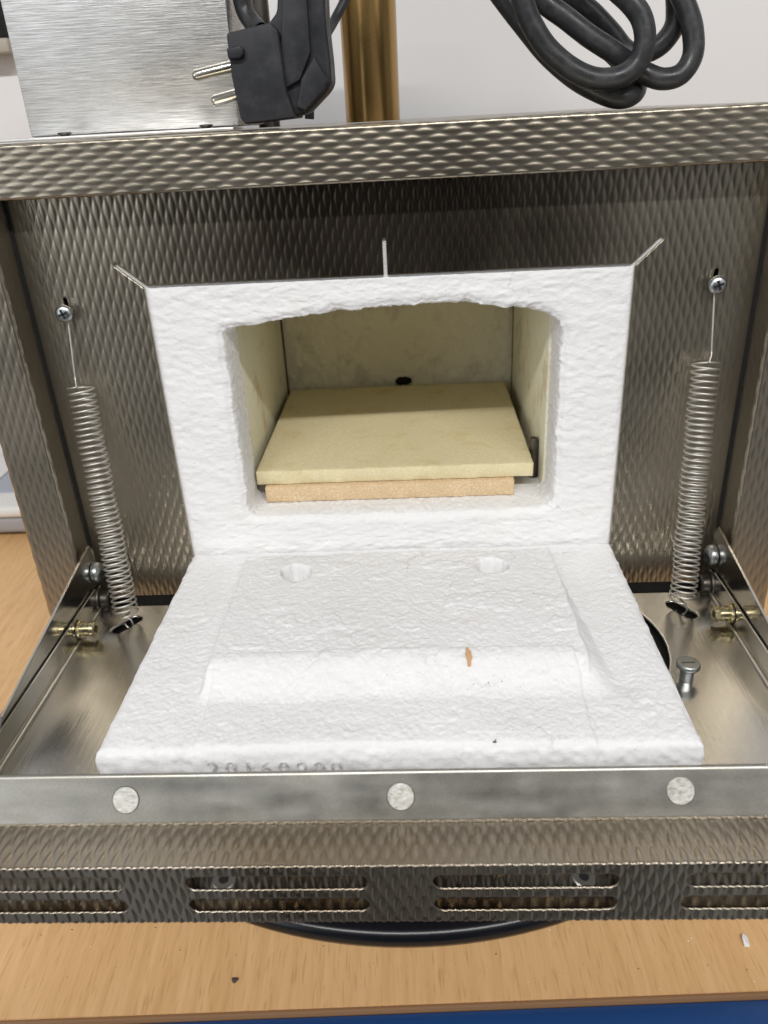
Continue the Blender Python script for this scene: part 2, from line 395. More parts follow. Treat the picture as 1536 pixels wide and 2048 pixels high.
# side posts: profile in (x, y)
for s in (-1, 1):
    X, Nr, ss = profile([(s*XO, .02), (s*XO, YF), (s*XI, YF), (s*XI, -.0006)], .0018, .0003)
    z = np.arange(ZB, .1795, .00065)
    UU, KK = np.meshgrid(z, np.arange(len(ss)), indexing='ij')
    P = np.stack([X[KK, 0], X[KK, 1], UU], -1); Nn = np.stack([Nr[KK, 0], Nr[KK, 1], 0*UU], -1)
    mid = np.argmin(np.hypot(X[:, 0]-s*.176, X[:, 1]-YF))
    if Nn[0, mid, 1] > 0: Nn = -Nn
    onret = (X[KK, 1] > YF+.0022) & (np.abs(X[KK, 0]) < XI+.001)
    grid_sheet('side_post', P, Nn, emboss(UU, ss[KK]+.0011)*np.where(onret, .22, 1), M['emb'], fur)
    boxobj('seam_strip', (s*XI-.0011, s*XI+.0011, -.0012, .0012, -.026, .1795) if s > 0 else (-XI-.0011, -XI+.0011, -.0012, .0012, -.026, .1795), M['pitch'], fur)
    boxobj('side_panel', (min(s*XO, s*(XO-.0012)), max(s*XO, s*(XO-.0012)), .0205, .32, ZB, .197), M['emb'], fur)
boxobj('bottom_tray', (-.1855, .1855, .004, .32, ZB-.004, -.032), M['pitch'], fur, bev=.001)
boxobj('rear_panel', (-.1855, .1855, .321, .3225, ZB, .197), M['emb'], fur)
# black sheet below the front panel, standing for the shade in the hinge gap
boxobj('hinge_gap_shade', (-.163, .163, .0015, .0035, -.075, -.0245), M['pitch'], fur)

# insulation front board with the arched opening
def outline(n=760):
    pts = []
    def arc(cx, cz, r, a0, a1, k=14):
        for t in np.linspace(a0, a1, k): pts.append((cx+r*math.cos(R(t)), cz+r*math.sin(R(t))))
    xl, xr, zb, zt, r = -.0765, .0792, .0202, .1172, .004
    arc(xl+.006, zb+.006, .006, 180, 270); arc(xr-.008, zb+.008, .008, 270, 360)
    arc(xr-r, zt-r, r, 0, 80)
    for t in np.linspace(0, 1, 60)[1:-1]:
        xx = xr-r+(xl+r-xr+r)*t; pts.append((xx, zt+.0078*max(0, 1-abs((xx-.024)/(.052 if xx > .024 else .100))**2.2)))
    arc(xl+r, zt-r, r, 100, 180)
    p = np.array(pts+[pts[0]]); s = np.r_[0, np.cumsum(np.linalg.norm(np.diff(p, axis=0), axis=1))]
    q = np.linspace(0, s[-1], n, endpoint=False); return np.stack([np.interp(q, s, p[:, 0]), np.interp(q, s, p[:, 1])], -1)
O = outline(); N0 = len(O); cen = np.array([.001, .072])
OX0, OX1, OZ0, OZ1 = -.1225, .1225, -.020, .1555
d = O-cen; tx = np.where(d[:, 0] > 0, (OX1-cen[0])/np.maximum(d[:, 0], 1e-9), (OX0-cen[0])/np.minimum(d[:, 0], -1e-9))
tz = np.where(d[:, 1] > 0, (OZ1-cen[1])/np.maximum(d[:, 1], 1e-9), (OZ0-cen[1])/np.minimum(d[:, 1], -1e-9))
OUT = cen+d*np.minimum(tx, tz)[:, None]
rows = []; nrm = d/np.linalg.norm(d, axis=1)[:, None]
per = np.linspace(0, 1, N0, endpoint=False)
chip = .0009*fnoise(np.cos(per*2*math.pi)*9, np.sin(per*2*math.pi)*9, 3, 5, .6)
ist = (O[:, 1] > .112)
chip = chip*np.where(ist, 1.3, 1.0)+np.where(ist, .0011*np.maximum(0, fnoise(O[:, 0]*110, O[:, 1]*0, 43, 4, .6)), 0)
for k in range(64):
    t = k/63; p = OUT*(1-t)+(O+nrm*(chip+.0014)[:, None])*t
    y = .0012+.00027*fnoise(p[:, 0]*220, p[:, 1]*560, 1, 4, .6)+.0003*fnoise(p[:, 0]*45, p[:, 1]*80, 5, 3)
    dist = np.linalg.norm(p-(O+nrm*(chip+.0014)[:, None]), axis=1)
    y = y+.0016*np.exp(-(dist/.0022)**2)
    ko = np.maximum(sstep(.1075, .1098, np.abs(p[:, 0])), sstep(.1375, .1396, p[:, 1]))
    y = y*(1-ko)+(.0016+.00015*fnoise(p[:, 0]*300, p[:, 1]*300, 41, 2))*ko
    rows.append(np.stack([p[:, 0], y, p[:, 1]], -1))
lasty = rows[-1][:, 1]
for k in range(1, 30):
    t = k/29; y = lasty*(1-t)+.026*t
    off = .0014*np.exp(-t*9)+chip*np.exp(-t*6)+.00035*fnoise(per*420, 0*per+t*11, 9, 4)
    p = O+nrm*off[:, None]; rows.append(np.stack([p[:, 0], y, p[:, 1]], -1))
V = np.vstack(rows); nr = len(rows); Q = []
ii = np.arange(N0); jj = (ii+1) % N0
for k in range(nr-1): Q.append(np.stack([k*N0+ii, k*N0+jj, (k+1)*N0+jj, (k+1)*N0+ii], -1))
npmesh('insulation_board', V, np.vstack(Q), M['fibre'], fur)
# chamber: floor, ceiling, liners, back
ch = empty('firing_chamber', fur)
boxobj('floor', (-.10, .10, .0262, .20, .010, .0203), M['fibre'], ch)
boxobj('ceiling', (-.10, .10, .0262, .20, .1285, .14), M['liner'], ch)
boxobj('liner_plate', (-.085, -.0785, .0262, .166, .0205, .128), M['liner'], ch, bev=.0007)
boxobj('liner_plate', (.0779, .0845, .0245, .1665, .0205, .128), M['liner'], ch, bev=.0007)
boxobj('outer_liner', (.0850, .0950, .027, .20, .0205, .128), M['fibre'], ch)
boxobj('outer_liner', (-.0950, -.0855, .027, .20, .0205, .128), M['fibre'], ch)
xs = np.linspace(-.0835, .0835, 150); zs = np.linspace(.0207, .128, 100); U, W = np.meshgrid(xs, zs, indexing='ij')
P = np.stack([U, 0*U+.170, W], -1); Nn = np.zeros_like(P); Nn[..., 1] = -1
Hb = .0005*fnoise(U*220, W*220, 2, 4)+.0006*fnoise(U*50, W*50, 6, 3)-.006*np.exp(-(((U-.003)/.0042)**2+((W-.0350)/.0035)**2)**2)
grid_sheet('rear_wall', P, Nn, Hb, M['back'], ch)
for s in (-1, 1): boxobj('corner_gap', (s*.0788-.0013, s*.0788+.0013, .1667, .1684, .0207, .1275), M['slot'], ch)
# flat black patch painting the shade inside the rear wall's thermocouple hole
bm = bmesh.new(); rnd = random.Random(3)
ring = [bm.verts.new((.003+(.0052+.0012*rnd.random())*math.cos(a), .1690, .0378+(.0026+.0010*rnd.random())*math.sin(a))) for a in np.linspace(0, 2*math.pi, 26)[:-1]]
c = bm.verts.new((.003, .1686, .0378))
for i in range(len(ring)): bm.faces.new((ring[i], ring[(i+1) % len(ring)], c))
bmobj('thermocouple_hole_shade', bm, M['hole_shade'], ch)
bm = bmesh.new(); lathe(bm, [(0, 0), (.0026, .0), (.0026, .020), (.0021, .0225), (0, .0232)], axis((.0752, .040, .0206), (.0, .05, 1)), 16)
bmobj('thermocouple_rod', bm, M['darkmetal'], ch, smooth=True, angle=R(50))

# ------------------------------------------------------------------ things in the chamber
def slabobj(name, x0, x1, y0, y1, z0, z1, mat, rot=0):
    bm = bmesh.new(); box(bm, x0, x1, y0, y1, z0, z1, bev=.0006, seg=2)
    bmesh.ops.subdivide_edges(bm, edges=[e for e in bm.edges if e.calc_length() > .02], cuts=60, use_grid_fill=True)
    rn = np.random.RandomState(5)
    for q in bm.verts:
        q.co += Vector((rn.normal(0, .00006), rn.normal(0, .00012), rn.normal(0, .00005)))
    o = bmobj(name, bm, mat, None, smooth=True, angle=R(40)); return o
o = slabobj('support_brick', -.0705, .0620, .0168, .120, .0206, .0294, M['brick']); tag(o, 'narrow orange-tan ceramic plate lying under the yellowish shelf in the chamber', 'support plate')
o = slabobj('kiln_shelf', -.0750, .0722, .0199, .160, .0297, .0373, M['shelf']); tag(o, 'flat yellowish grainy ceramic shelf laid inside the firing chamber', 'kiln shelf')

# ------------------------------------------------------------------ springs, screws
def screw(name, loc, d, r, parent, mat, cross=True, h=.0024):
    root = axis(loc, d)
    bm = bmesh.new(); lathe(bm, [(r*.96, 0), (r, h*.25), (r*.93, h*.6), (r*.7, h*.9), (r*.35, h*1.02), (0, h*1.04)], root, 28)
    o = bmobj(name, bm, mat, parent, smooth=True)
    if cross:
        bm = bmesh.new()
        for a in (20, 110):
            m2 = root @ Matrix.Rotation(R(a), 4, 'Z') @ Matrix.Translation((0, 0, h*.98)) @ Matrix.Diagonal((r*1.05, r*.24, h*.22, 1))
            bmesh.ops.create_cube(bm, size=1, matrix=m2)
        bmobj('cross_recess', bm, M['pitch'], o)
    return o
ZF = -.022
for s, sx, tx, bx in ((-1, -.1473, -.1466, -.1393), (1, .1454, .1440, .1398)):
    screw('spring_screw', (sx, -.0040, .1300), (0, -1, .05), .0041, fur, M['zinc'])
    bm = bmesh.new(); lathe(bm, [(.002, 0), (.002, .005)], axis((sx, .0008, .1300), (0, -1, 0)), 12); bmobj('screw_shank', bm, M['zinc'], fur, smooth=True)
    A = np.array([tx-s*0.0003, -.0075, .0965]); B = np.array([bx, -.0310, -.0165]); ax = (B-A)/np.linalg.norm(B-A)
    e1 = np.cross(ax, [0, 1, 0]); e1 /= np.linalg.norm(e1); e2 = np.cross(ax, e1); rc = .0059
    nt_ = 41; pts = []
    # hook round the screw shank and straight wire
    ph0 = math.pi/2
    for a in np.linspace(-60, 200, 14): pts.append(np.array([sx+.0028*math.cos(R(a)), -.0022, .1300+.0028*math.sin(R(a))]))
    if s < 0: pts = [np.array([2*sx-p[0], p[1], p[2]]) for p in pts]
    w0 = np.array([sx-.0002*s, -.0025, .1262]); w1 = np.array([-.1484 if s < 0 else .1462, -.0066, .0990])
    for t in np.linspace(0, 1, 12): pts.append(w0*(1-t)+w1*t)
    pts = list(pts)
    hel = []
    for k in range(nt_*18+1):
        t = k/(nt_*18); a = 2*math.pi*nt_*t*(-s)+math.pi*(.5)
        tt = t if t > .03 else t*(.55+.45*t/.03)
        wob = .00025*math.sin(t*23); tt = tt+.0028*math.sin(t*31+s)*t*(1-t)+.0012*math.sin(t*97)*t*(1-t)
        hel.append(A+ax*np.linalg.norm(B-A)*tt+rc*(math.cos(a)*e1+math.sin(a)*e2)*(1 if t > .004 else .75)+np.array([wob, 0, 0]))
    pts += hel
    # lower hook: into the centre, loop down through the slot in the door floor
    cB = B+ax*.001
    pts.append(cB+e2*.003*(-1)); 
    for a in np.linspace(0, 250, 12):
        pts.append(np.array([bx, -.031, -.0222])+.0033*np.array([math.sin(R(a))*.75, -.25*math.sin(R(a)), math.cos(R(a))]))
    P = np.array(pts)
    VQ = tube(P, .00052, 7); o = npmesh('tension_spring', VQ[0], VQ[1], M['wire'], fur)

# ------------------------------------------------------------------ door
door = empty('door', fur); door.location = (0, 0, 0)
XT = .1588
# floor of the tray with slots and the round cut-out
u = np.arange(-XT, XT+1e-6, .0008); v = np.arange(-.1585, -.0158, .0008); U, W = np.meshgrid(u, v, indexing='ij')
def fsdf(a, c):
    d = sd_seg(a, c, (-.1425, -.0368), (-.1366, -.0284), .0032)
    d = np.minimum(d, sd_seg(a, c, (.1370, -.0270), (.1428, -.0358), .0032))
    return np.minimum(d, np.hypot(a-.070, c+.057)-.0543)
P = np.stack([U, W, 0*U+ZF], -1); Nn = np.zeros_like(P); Nn[..., 2] = 1
grid_sheet('tray_floor', P, Nn, .000015*fnoise(U*60, W*60, 4, 2), M['steel'], door, sdf=fsdf, UV=(U, W), place=lambda a, c: np.stack([a, c, 0*a+ZF], -1))
boxobj('hole_backing', (-.16, .16, -.158, -.016, -.0285, -.0275), M['pitch'], door)
# side walls, hinge ears, front lip
def wallplate(name, pts, x0, x1, mat, parent, bev=.0003):
    bm = bmesh.new(); a = [bm.verts.new((x0, y, z)) for y, z in pts]; c = [bm.verts.new((x1, y, z)) for y, z in pts]
    bm.faces.new(a); bm.faces.new(c[::-1])
    for i in range(len(pts)):
        j = (i+1) % len(pts); bm.faces.new((a[i], a[j], c[j], c[i]))
    bmesh.ops.bevel(bm, geom=list(bm.edges), offset=bev, segments=1, affect='EDGES')
    return bmobj(name, bm, mat, parent)
for s in (-1, 1):
    wallplate('side_wall', [(-.0175, ZF-.001), (-.0175, -.0095), (-.155, -.0095), (-.160, -.0185), (-.160, ZF-.001)], s*XT, s*(XT+.0010), M['steel'], door)
    wallplate('hinge_ear', [(-.0062, -.030), (-.0062, .0085), (-.0105, .0125), (-.0155, .0110), (-.1180, -.0072), (-.122, -.0105), (-.060, -.024), (-.020, -.030)], s*(XT+.0014), s*(XT+.0026), M['steel'], door)
    # floor to wall bend
    VQ = tube(np.array([(s*(XT-.0006), y, ZF+.0006) for y in np.linspace(-.157, -.018, 12)]), .0011, 10); npmesh('wall_bend', VQ[0], VQ[1], M['steel'], door)
    # hinge hardware
    bm = bmesh.new(); lathe(bm, [(.0052, 0), (.0055, .0012), (.0052, .003), (.0038, .0042), (0, .0046)], axis((s*(XT+.001), -.0125, -.0025), (-s, 0, 0)), 26)
    sc = bmobj('hinge_screw', bm, M['zinc'], door, smooth=True, angle=R(60))
    bm = bmesh.new(); box(bm, s*(XT-.0042)-.0003, s*(XT-.0042)+.0003, -.0162, -.0088, -.0031, -.0019); bmobj('slot', bm, M['pitch'], sc)
    bm = bmesh.new(); lathe(bm, [(.0072, 0), (.0075, .0008), (.0072, .0016), (.0048, .002), (.0048, .0052), (.004, .006), (0, .006)], axis((s*(XT+.001), -.0135, -.0185), (-s, 0, 0)), 26)
    bmobj('hinge_nut', bm, M['darkmetal'], door, smooth=True, angle=R(40))
    # rivet nut on the side wall
    bm = bmesh.new(); mx = axis((s*(XT-.0003), -.0445, -.0160), (-s, 0, 0))
    lathe(bm, [(.0, .0), (.0046, 0), (.0047, .0008), (.0044, .0013), (.0034, .0014), (.0034, .0060)], mx, 24)
    lathe(bm, [(.0034, .0060), (.0038, .0062), (.0038, .0079), (.0033, .0084), (.0019, .0084), (.0019, .004), (0, .004)], mx, 6 if s > 0 else 24)
    bmobj('rivet_nut', bm, M['brassnut'], door, smooth=True, angle=R(35))
# stop pin on the right
bm = bmesh.new(); lathe(bm, [(.0030, 0), (.0030, .0048), (.0036, .0055), (.0048, .0063), (.0050, .0068), (.0050, .0080), (.0046, .0085), (0, .0087)], axis((.1256, -.0845, ZF), (0.03, .05, 1)), 28)
pinb = bmobj('stop_pin', bm, M['zinc'], door, smooth=True, angle=R(40))
boxobj('slot', (.1228, .1284, -.0846, -.0840, ZF+.0086, ZF+.0088), M['darkmetal'], pinb)
# sloping front lip
LT, LB = (-.1535, -.0036), (-.1624, -.0198)
xs = np.linspace(-.170, .170, 260); ts = np.linspace(0, 1, 14)
U, T = np.meshgrid(xs, ts, indexing='ij')
ln = np.array([-(LT[1]-LB[1]), 0, 0])
dy, dz = LB[0]-LT[0], LB[1]-LT[1]; Ln = math.hypot(dy, dz); nvec = np.array([0, dz/Ln, -dy/Ln])
if nvec[1] > 0: nvec = -nvec
P = np.stack([U, LT[0]+dy*T, LT[1]+dz*T], -1); Nn = np.broadcast_to(nvec, P.shape)
Hl = .00012*fnoise(U*18, T*2, 8, 3)
lipV = (P+Nn*Hl[..., None]); back = lipV-Nn*.0011
n1, n2 = U.shape; idx = np.arange(n1*n2).reshape(n1, n2)
Qf = np.stack([idx[:-1, :-1], idx[:-1, 1:], idx[1:, 1:], idx[1:, :-1]], -1).reshape(-1, 4); nb = n1*n2
Qb = Qf[:, ::-1]+nb
Qt = np.stack([idx[:-1, 0], idx[1:, 0], idx[1:, 0]+nb, idx[:-1, 0]+nb], -1)
Qo = np.stack([idx[1:, -1], idx[:-1, -1], idx[:-1, -1]+nb, idx[1:, -1]+nb], -1)
_nt = M['lip'].node_tree; _b = _nt.nodes['Principled BSDF']; _v = coords(_nt)
_f = noise(_nt, _v, 1500, 3, .7); _g = noise(_nt, coords(_nt, (1, 2, 2)), 26, 5, .6)
_c = mix(_nt, maprange(_nt, _f, .35, .7, 0, .5), (.40, .385, .345), (.56, .545, .50))
_nt.links.new(mix(_nt, maprange(_nt, _g, .52, .62, 0, .35), _c, (.60, .585, .55)), _b.inputs['Base Color'])
lip = npmesh('front_lip', np.vstack([lipV.reshape(-1, 3), back.reshape(-1, 3)]), np.vstack([Qf, Qb, Qt, Qo]), M['lip'], door, smooth=False)
def onlip(x, t, h): return np.array([x, LT[0]+dy*t, LT[1]+dz*t])+nvec*h
for x, t in ((-.0968, .50), (.0023, .50), (.0998, .47)):
    bm = bmesh.new(); lathe(bm, [(.00475, -.0006), (.00478, .0002), (.0046, .00034), (0, .00034)], axis(onlip(x, t, 0), nvec), 36)
    mg = bmobj('magnet', bm, M['magnet'], door, smooth=False)
    bm = bmesh.new(); lathe(bm, [(.0047, .00012), (.00497, .00012), (.00497, .00016)], axis(onlip(x, t, 0), nvec), 36); bmobj('rim_gap', bm, M['darkmetal'], mg)
# outer embossed shell: ledge, bend, slotted front, bottom edge
YS, ZL, ZE = -.1800, -.0200, -.0486
X, Nr, ss = profile([(-.158, ZL), (YS, ZL), (YS, ZE), (YS+.002, ZE-.0003)], .0011, .00055)
x = np.arange(-.1720, .1720, .0003); UU, KK = np.meshgrid(x, np.arange(len(ss)), indexing='ij')
P = np.stack([UU, X[KK, 0], X[KK, 1]], -1); Nn = np.stack([0*UU, Nr[KK, 0], Nr[KK, 1]], -1)
if Nn[0, 3, 2] < 0: Nn = -Nn
s_cr = ss[np.argmin(np.hypot(X[:, 0]-YS, X[:, 1]-ZL))]
zrow = {1: (-.0278, .0034), 2: (-.0390, .0034)}
def vsdf(a, c):
    d = np.full(np.shape(a), 1.0)
    for r_, xx in ((1, [(-.1560, -.0939), (-.0720, -.0090), (.0127, .0750), (.0970, .160)]), (2, [(-.1565, -.0942), (-.0725, -.0092), (.0129, .0753), (.0963, .160)])):
        zc, hw = zrow[r_]; sc = s_cr+(ZL-zc)
        for x0, x1 in xx: d = np.minimum(d, sd_seg(a, c, (x0+hw, sc), (x1-hw, sc), hw))
    return d
def vplace(a, c): return np.stack([a, np.interp(c, ss, X[:, 0]), np.interp(c, ss, X[:, 1])], -1)
grid_sheet('outer_shell', P, Nn, emboss(ss[KK]+.002, UU, .00040), M['embdark'], door, sdf=vsdf, UV=(UU, ss[KK]), place=vplace, thick=.0006)
x = np.arange(-.1712, .1712, .0006); y = np.arange(-.1785, -.04, .0009); U, W = np.meshgrid(x, y, indexing='ij')
P = np.stack([U, W, 0*U-.0478], -1); Nn = np.zeros_like(P); Nn[..., 2] = 1
grid_sheet('shell_bottom', P, Nn, emboss(W, U, .0004), M['embdark'], door)
yy = lambda z: -.1772+(.0100)*(z+.047)/.027
zs_ = np.arange(-.0470, -.0212, .0008); x = np.arange(-.1705, .1705, .0005); U, W = np.meshgrid(x, zs_, indexing='ij')
P = np.stack([U, yy(W), W], -1); Nn = np.zeros_like(P); Nn[..., 1] = -.94; Nn[..., 2] = .347
grid_sheet('inner_sheet', P, Nn, emboss(W+.3*U, U, .0004), M['embdark'], door)
for s in (-1, 1): boxobj('shell_side', (s*.1720-.0006, s*.1720+.0006, -.1795, -.035, ZE, ZL), M['embdark'], door)
for x in (-.0608, .0644):
    mx = axis((x, yy(-.0350)-.0014, -.0350), (.1, -.15, .98))
    bm = bmesh.new(); lathe(bm, [(.0022, 0), (.0040, .0012), (.0041, .0019), (.0037, .0022), (.0018, .0022), (.0018, .0008), (0, .0008)], mx, 24)
    so = bmobj('shell_screw', bm, M['wire'], door, smooth=False)
    bm = bmesh.new(); lathe(bm, [(.0018, .00225), (0, .00226)], mx, 6); bmobj('hex_recess', bm, M['pitch'], so)

# door insulation slab with raised plug
x = np.linspace(-.1100, .1102, 520); y = np.linspace(-.1462, -.0015, 340); U, W = np.meshgrid(x, y, indexing='ij')
wv = .0006*fnoise(U*90, W*90, 21, 3)
xl = -.0792+wv; xr = .0752+wv
padx = sstep(0, .0035, U-xl)*(1-sstep(0, .0035+.009*sstep(-.02, -.11, W), U-xr+.0005))
pady = (1-sstep(-.0205, -.0150, W+wv))*sstep(-.1225, -.1015, W+wv*1.2)
pad = .0086*padx*pady
low = .0009*sstep(0, .0012, U+.0745+wv)*(1-sstep(0, .0014, U-.0718+wv-.00*W))*sstep(-.1475, -.144, W)*(W < -.10)
Z = pad+low
Z += .00013*fnoise(U*420, W*420, 11, 3, .6)+.00014*fnoise(U*80, W*80, 12, 3)+.0004*fnoise(U*18, W*18, 13, 2)
# tears, ledges and seams in the felt
Z += .0006*sstep(-.0008, .0008, W+.0125+.10*(U-.03)+.002*fnoise(U*60, W*30, 14, 3))*(np.abs(U) < .076)*(W < -.02)*sstep(-.06, -.02, W)
for xs_, y0, y1 in ((-.0300, -.02, -.145), (.0255, -.03, -.140)):
    line = U-xs_-.0012*fnoise(W*60, W*0+xs_*50, 15, 3)
    Z += .00045*sstep(-.0006, .0006, line)*(W < y0)*(W > y1)*np.exp(-np.maximum(line, 0)/.02)
Z -= .00035*np.exp(-((U-.0285)/.0045)**2-((W+.098)/.007)**2)
for hx, hy, rr, dp in ((-.0488, -.0365, .0080, .0120), (.0457, -.0355, .0080, .0120)):
    rr_ = np.hypot((U-hx)*1.0, (W-hy)*1.0)+.0006*fnoise(U*300, W*300, 17, 3)
    Z -= dp*(1-sstep(rr*.74, rr*.98, rr_))
# worn rounded rim
ed = np.minimum.reduce([U+.1100, .1102-U, (W+.1462)*1.0]); ed = ed+.0007*fnoise(U*160, W*160, 18, 4)
Z -= .0022*np.exp(-np.maximum(ed, 0)/.0011)
Z += .0011*np.exp(-((U-xr-.0012*sstep(-.02, -.1, W))/.0011)**2)*(W < -.014)*(W > -.112)
Z += .00035*sstep(-.12, .12, fnoise(U*45, W*60, 31, 4, .6)-.5)*padx*pady
Z += .00012*fnoise(U*900, W*900, 33, 2, .6)
Z -= .0016*np.exp(-((U-.0895-.09*(-.02-W)*.1)/.0055)**2)*sstep(-.128, -.112, W)*(1-sstep(-.035, -.01, W))
Z -= .0005*np.maximum(0, fnoise(U*120, W*120, 51, 3)-.55)
top = np.stack([U, W, Z], -1)
n1, n2 = U.shape; idx = np.arange(n1*n2).reshape(n1, n2)
Q = [np.stack([idx[:-1, :-1], idx[1:, :-1], idx[1:, 1:], idx[:-1, 1:]], -1).reshape(-1, 4)]
loop = np.r_[idx[:, 0], idx[-1, 1:], idx[::-1, -1][1:], idx[0, ::-1][1:-1]]
Vs = [top.reshape(-1, 3)]; base = n1*n2; prev = loop; L = len(loop)
lp = top.reshape(-1, 3)[loop]; outn = np.zeros_like(lp)
outn[:, 0] = np.where(lp[:, 0] < -.1099, -1, np.where(lp[:, 0] > .1101, 1, 0)); outn[:, 1] = np.where(lp[:, 1] < -.1461, -1, 0)
ar = np.arange(L)
for k in range(1, 16):
    t = k/15; zz = lp[:, 2]*(1-t)+(ZF+.0003)*t
    sarc = (lp[:, 0]+lp[:, 1])
    bul = .00035*fnoise(sarc*260, 0*sarc+t*9, 19, 4, .6)+.0002*fnoise(sarc*60, 0*sarc+t*16, 29, 3, .6)+.0006*math.sin(math.pi*min(1, t*1.6))
    cur = lp.copy(); cur[:, 2] = zz; cur = cur+outn*np.asarray(bul)[:, None]
    Vs.append(cur); ids = base+(k-1)*L+ar
    Q.append(np.stack([prev, ids, np.roll(ids, -1), np.roll(prev, -1)], -1)); prev = ids
Vall = np.vstack(Vs); Qall = np.vstack(Q); Qall = Qall.copy()
slab = npmesh('insulation_slab', Vall, Qall, M['slab'], door)

# stamped number on the slab's front edge
def text_mesh(txt, size, M4, mat, parent, name):
    cu = bpy.data.curves.new(name, 'FONT'); cu.body = txt; cu.size = size; cu.extrude = .00008; cu.space_character = 1.45; cu.resolution_u = 3
    t = bpy.data.objects.new('tmp', cu); C.objects.link(t); bpy.context.view_layer.update()
    me = bpy.data.meshes.new_from_object(t.evaluated_get(bpy.context.evaluated_depsgraph_get()))
    bpy.data.objects.remove(t); me.transform(M4); return link(name, me, mat, parent)
text_mesh('20160000', .0090, Matrix.Translation((-.0690, -.1475, -.0108)) @ Matrix.Rotation(R(.9), 4, 'Y') @ Matrix.Rotation(R(90), 4, 'X'), M['ink'], slab, 'stamped_number')
# orange stain flake and soot specks on the slab
def zslab(px, py):
    i = np.clip(np.searchsorted(x_s, px), 0, n1-1); j = np.clip(np.searchsorted(y_s, py), 0, n2-1); return Z[i, j]
x_s = U[:, 0]; y_s = W[0]
def flake(name, cx, cy, rx, ry, mat, seed, parent):
    rn = random.Random(seed); bm = bmesh.new(); n = 22
    ring = []
    for i in range(n):
        a = 2*math.pi*i/n; k = .75+.5*rn.random(); px, py = cx+rx*k*math.cos(a), cy+ry*k*math.sin(a)
        ring.append(bm.verts.new((px, py, zslab(px, py)+.00050)))
    c = bm.verts.new((cx, cy, zslab(cx, cy)+.00075))
    for i in range(n): bm.faces.new((ring[i], ring[(i+1) % n], c))
    return bmobj(name, bm, mat, parent, smooth=True)
M['orange'] = newmat('orange_stain', (.62, .38, .20), .9)[0]
M['speck'] = newmat('dark_speck', (.07, .06, .055), .9)[0]
flake('orange_stain', .0298, -.1055, .0014, .0040, M['orange'], 4, slab)
rn = random.Random(11); bm = bmesh.new()
def speck(bm, px, py, pz, r):
    m2 = Matrix.Translation((px, py, pz)) @ Matrix.Rotation(rn.random()*6, 4, 'Z') @ Matrix.Diagonal((r*(.7+rn.random()), r*(.5+rn.random()*.6), r*.5, 1))
    bmesh.ops.create_icosphere(bm, subdivisions=1, radius=1, matrix=m2)
for k in range(26):
    px = .036+rn.gauss(0, .004); py = -.1165+rn.gauss(0, .0016); speck(bm, px, py, zslab(px, py), .00008+.00014*rn.random())
for k in range(46):
    px = rn.uniform(-.075, .075); py = rn.uniform(-.120, -.085); speck(bm, px, py, zslab(px, py), .00007+.00010*rn.random())
speck(bm, .0365, -.1445, zslab(.0365, -.1445)+.0002, .0006); speck(bm, .0369, -.1440, zslab(.0369, -.144)+.0002, .0005)
o = bmobj('soot_specks', bm, M['speck'], slab); o['kind'] = 'stuff'

# ------------------------------------------------------------------ control box, flue, rods on the furnace top
ZU = ZTP+.0003
cb = empty('steel_housing', fur)
boxobj('housing_wall', (-.1640, -.0650, .0405, .150, ZU+.0015, .36), M['brushed'], cb, bev=.0012)
boxobj('flange', (-.1700, -.0640, .0185, .0402, ZU+.0002, ZU+.0014), M['brushed'], cb, bev=.0004)
for sx in (-.1430, -.0783):
    bm = bmesh.new(); lathe(bm, [(.0016, 0), (.0030, .0012), (.0031, .0017), (0, .0019)], axis((sx, .0290, ZU+.0012), (0, 0, 1)), 20)
    bmobj('flange_screw', bm, M['darkmetal'], cb, smooth=True, angle=R(40))
bm = bmesh.new(); lathe(bm, [(.0152, 0), (.0152, .22), (.0136, .22), (.0136, .0)], Matrix.Translation((-.0078, .135, ZU)), 64)
bmobj('flue_tube', bm, M['bronze'], fur, smooth=True, angle=R(40))
bm = bmesh.new(); lathe(bm, [(.0058, 0), (.0058, .2), (0, .2)], Matrix.Translation((-.0640, .118, ZU)), 32)
bmobj('support_rod', bm, M['darkmetal'], fur, smooth=True, angle=R(40))

# ------------------------------------------------------------------ pixel ray helper used to measure real positions at a given depth y
def at(px, py, y):
    d = _F+_X2*(px-768)/FPX+_D2*(py-1024)/FPX; return CAM+d*((y-CAM[1])/d[1])

# ------------------------------------------------------------------ mains plug
plug = empty('power_plug'); plug.location = (0, 0, 0)
tag(plug, 'black angled rubber mains plug with two metal pins lying against the steel housing', 'plug')
def prism(name, px, y0, y1, mat, parent, bev=.002, inset=None):
    f = [at(a, b_, y0) for a, b_ in px]; bm = bmesh.new()
    A = [bm.verts.new(p) for p in f]; B = [bm.verts.new((p[0], y1, p[2])) for p in f]
    bm.faces.new(A); bm.faces.new(B[::-1])
    for i in range(len(f)): j = (i+1) % len(f); bm.faces.new((A[i], A[j], B[j], B[i]))
    bmesh.ops.recalc_face_normals(bm, faces=bm.faces)
    bmesh.ops.bevel(bm, geom=list(bm.edges), offset=bev, segments=3, affect='EDGES', profile=.6)
    return bmobj(name, bm, mat, parent, smooth=True, angle=R(28))
prism('plug_head', [(452, 66), (540, 44), (556, 60), (573, 182), (592, 236), (490, 249), (480, 236), (462, 150)], .008, .037, M['plug'], plug, .0013)
prism('plug_body', [(536, 46), (553, 24), (556, -60), (648, -60), (652, 40), (661, 120), (664, 165), (655, 182), (612, 228), (560, 238), (548, 150)], .013, .034, M['plug'], plug, .0018)
prism('grip_face', [(566, -58), (610, -58), (618, 60), (621, 105), (600, 160), (548, 190), (560, 120)], .0105, .0145, M['plug'], plug, .0008)
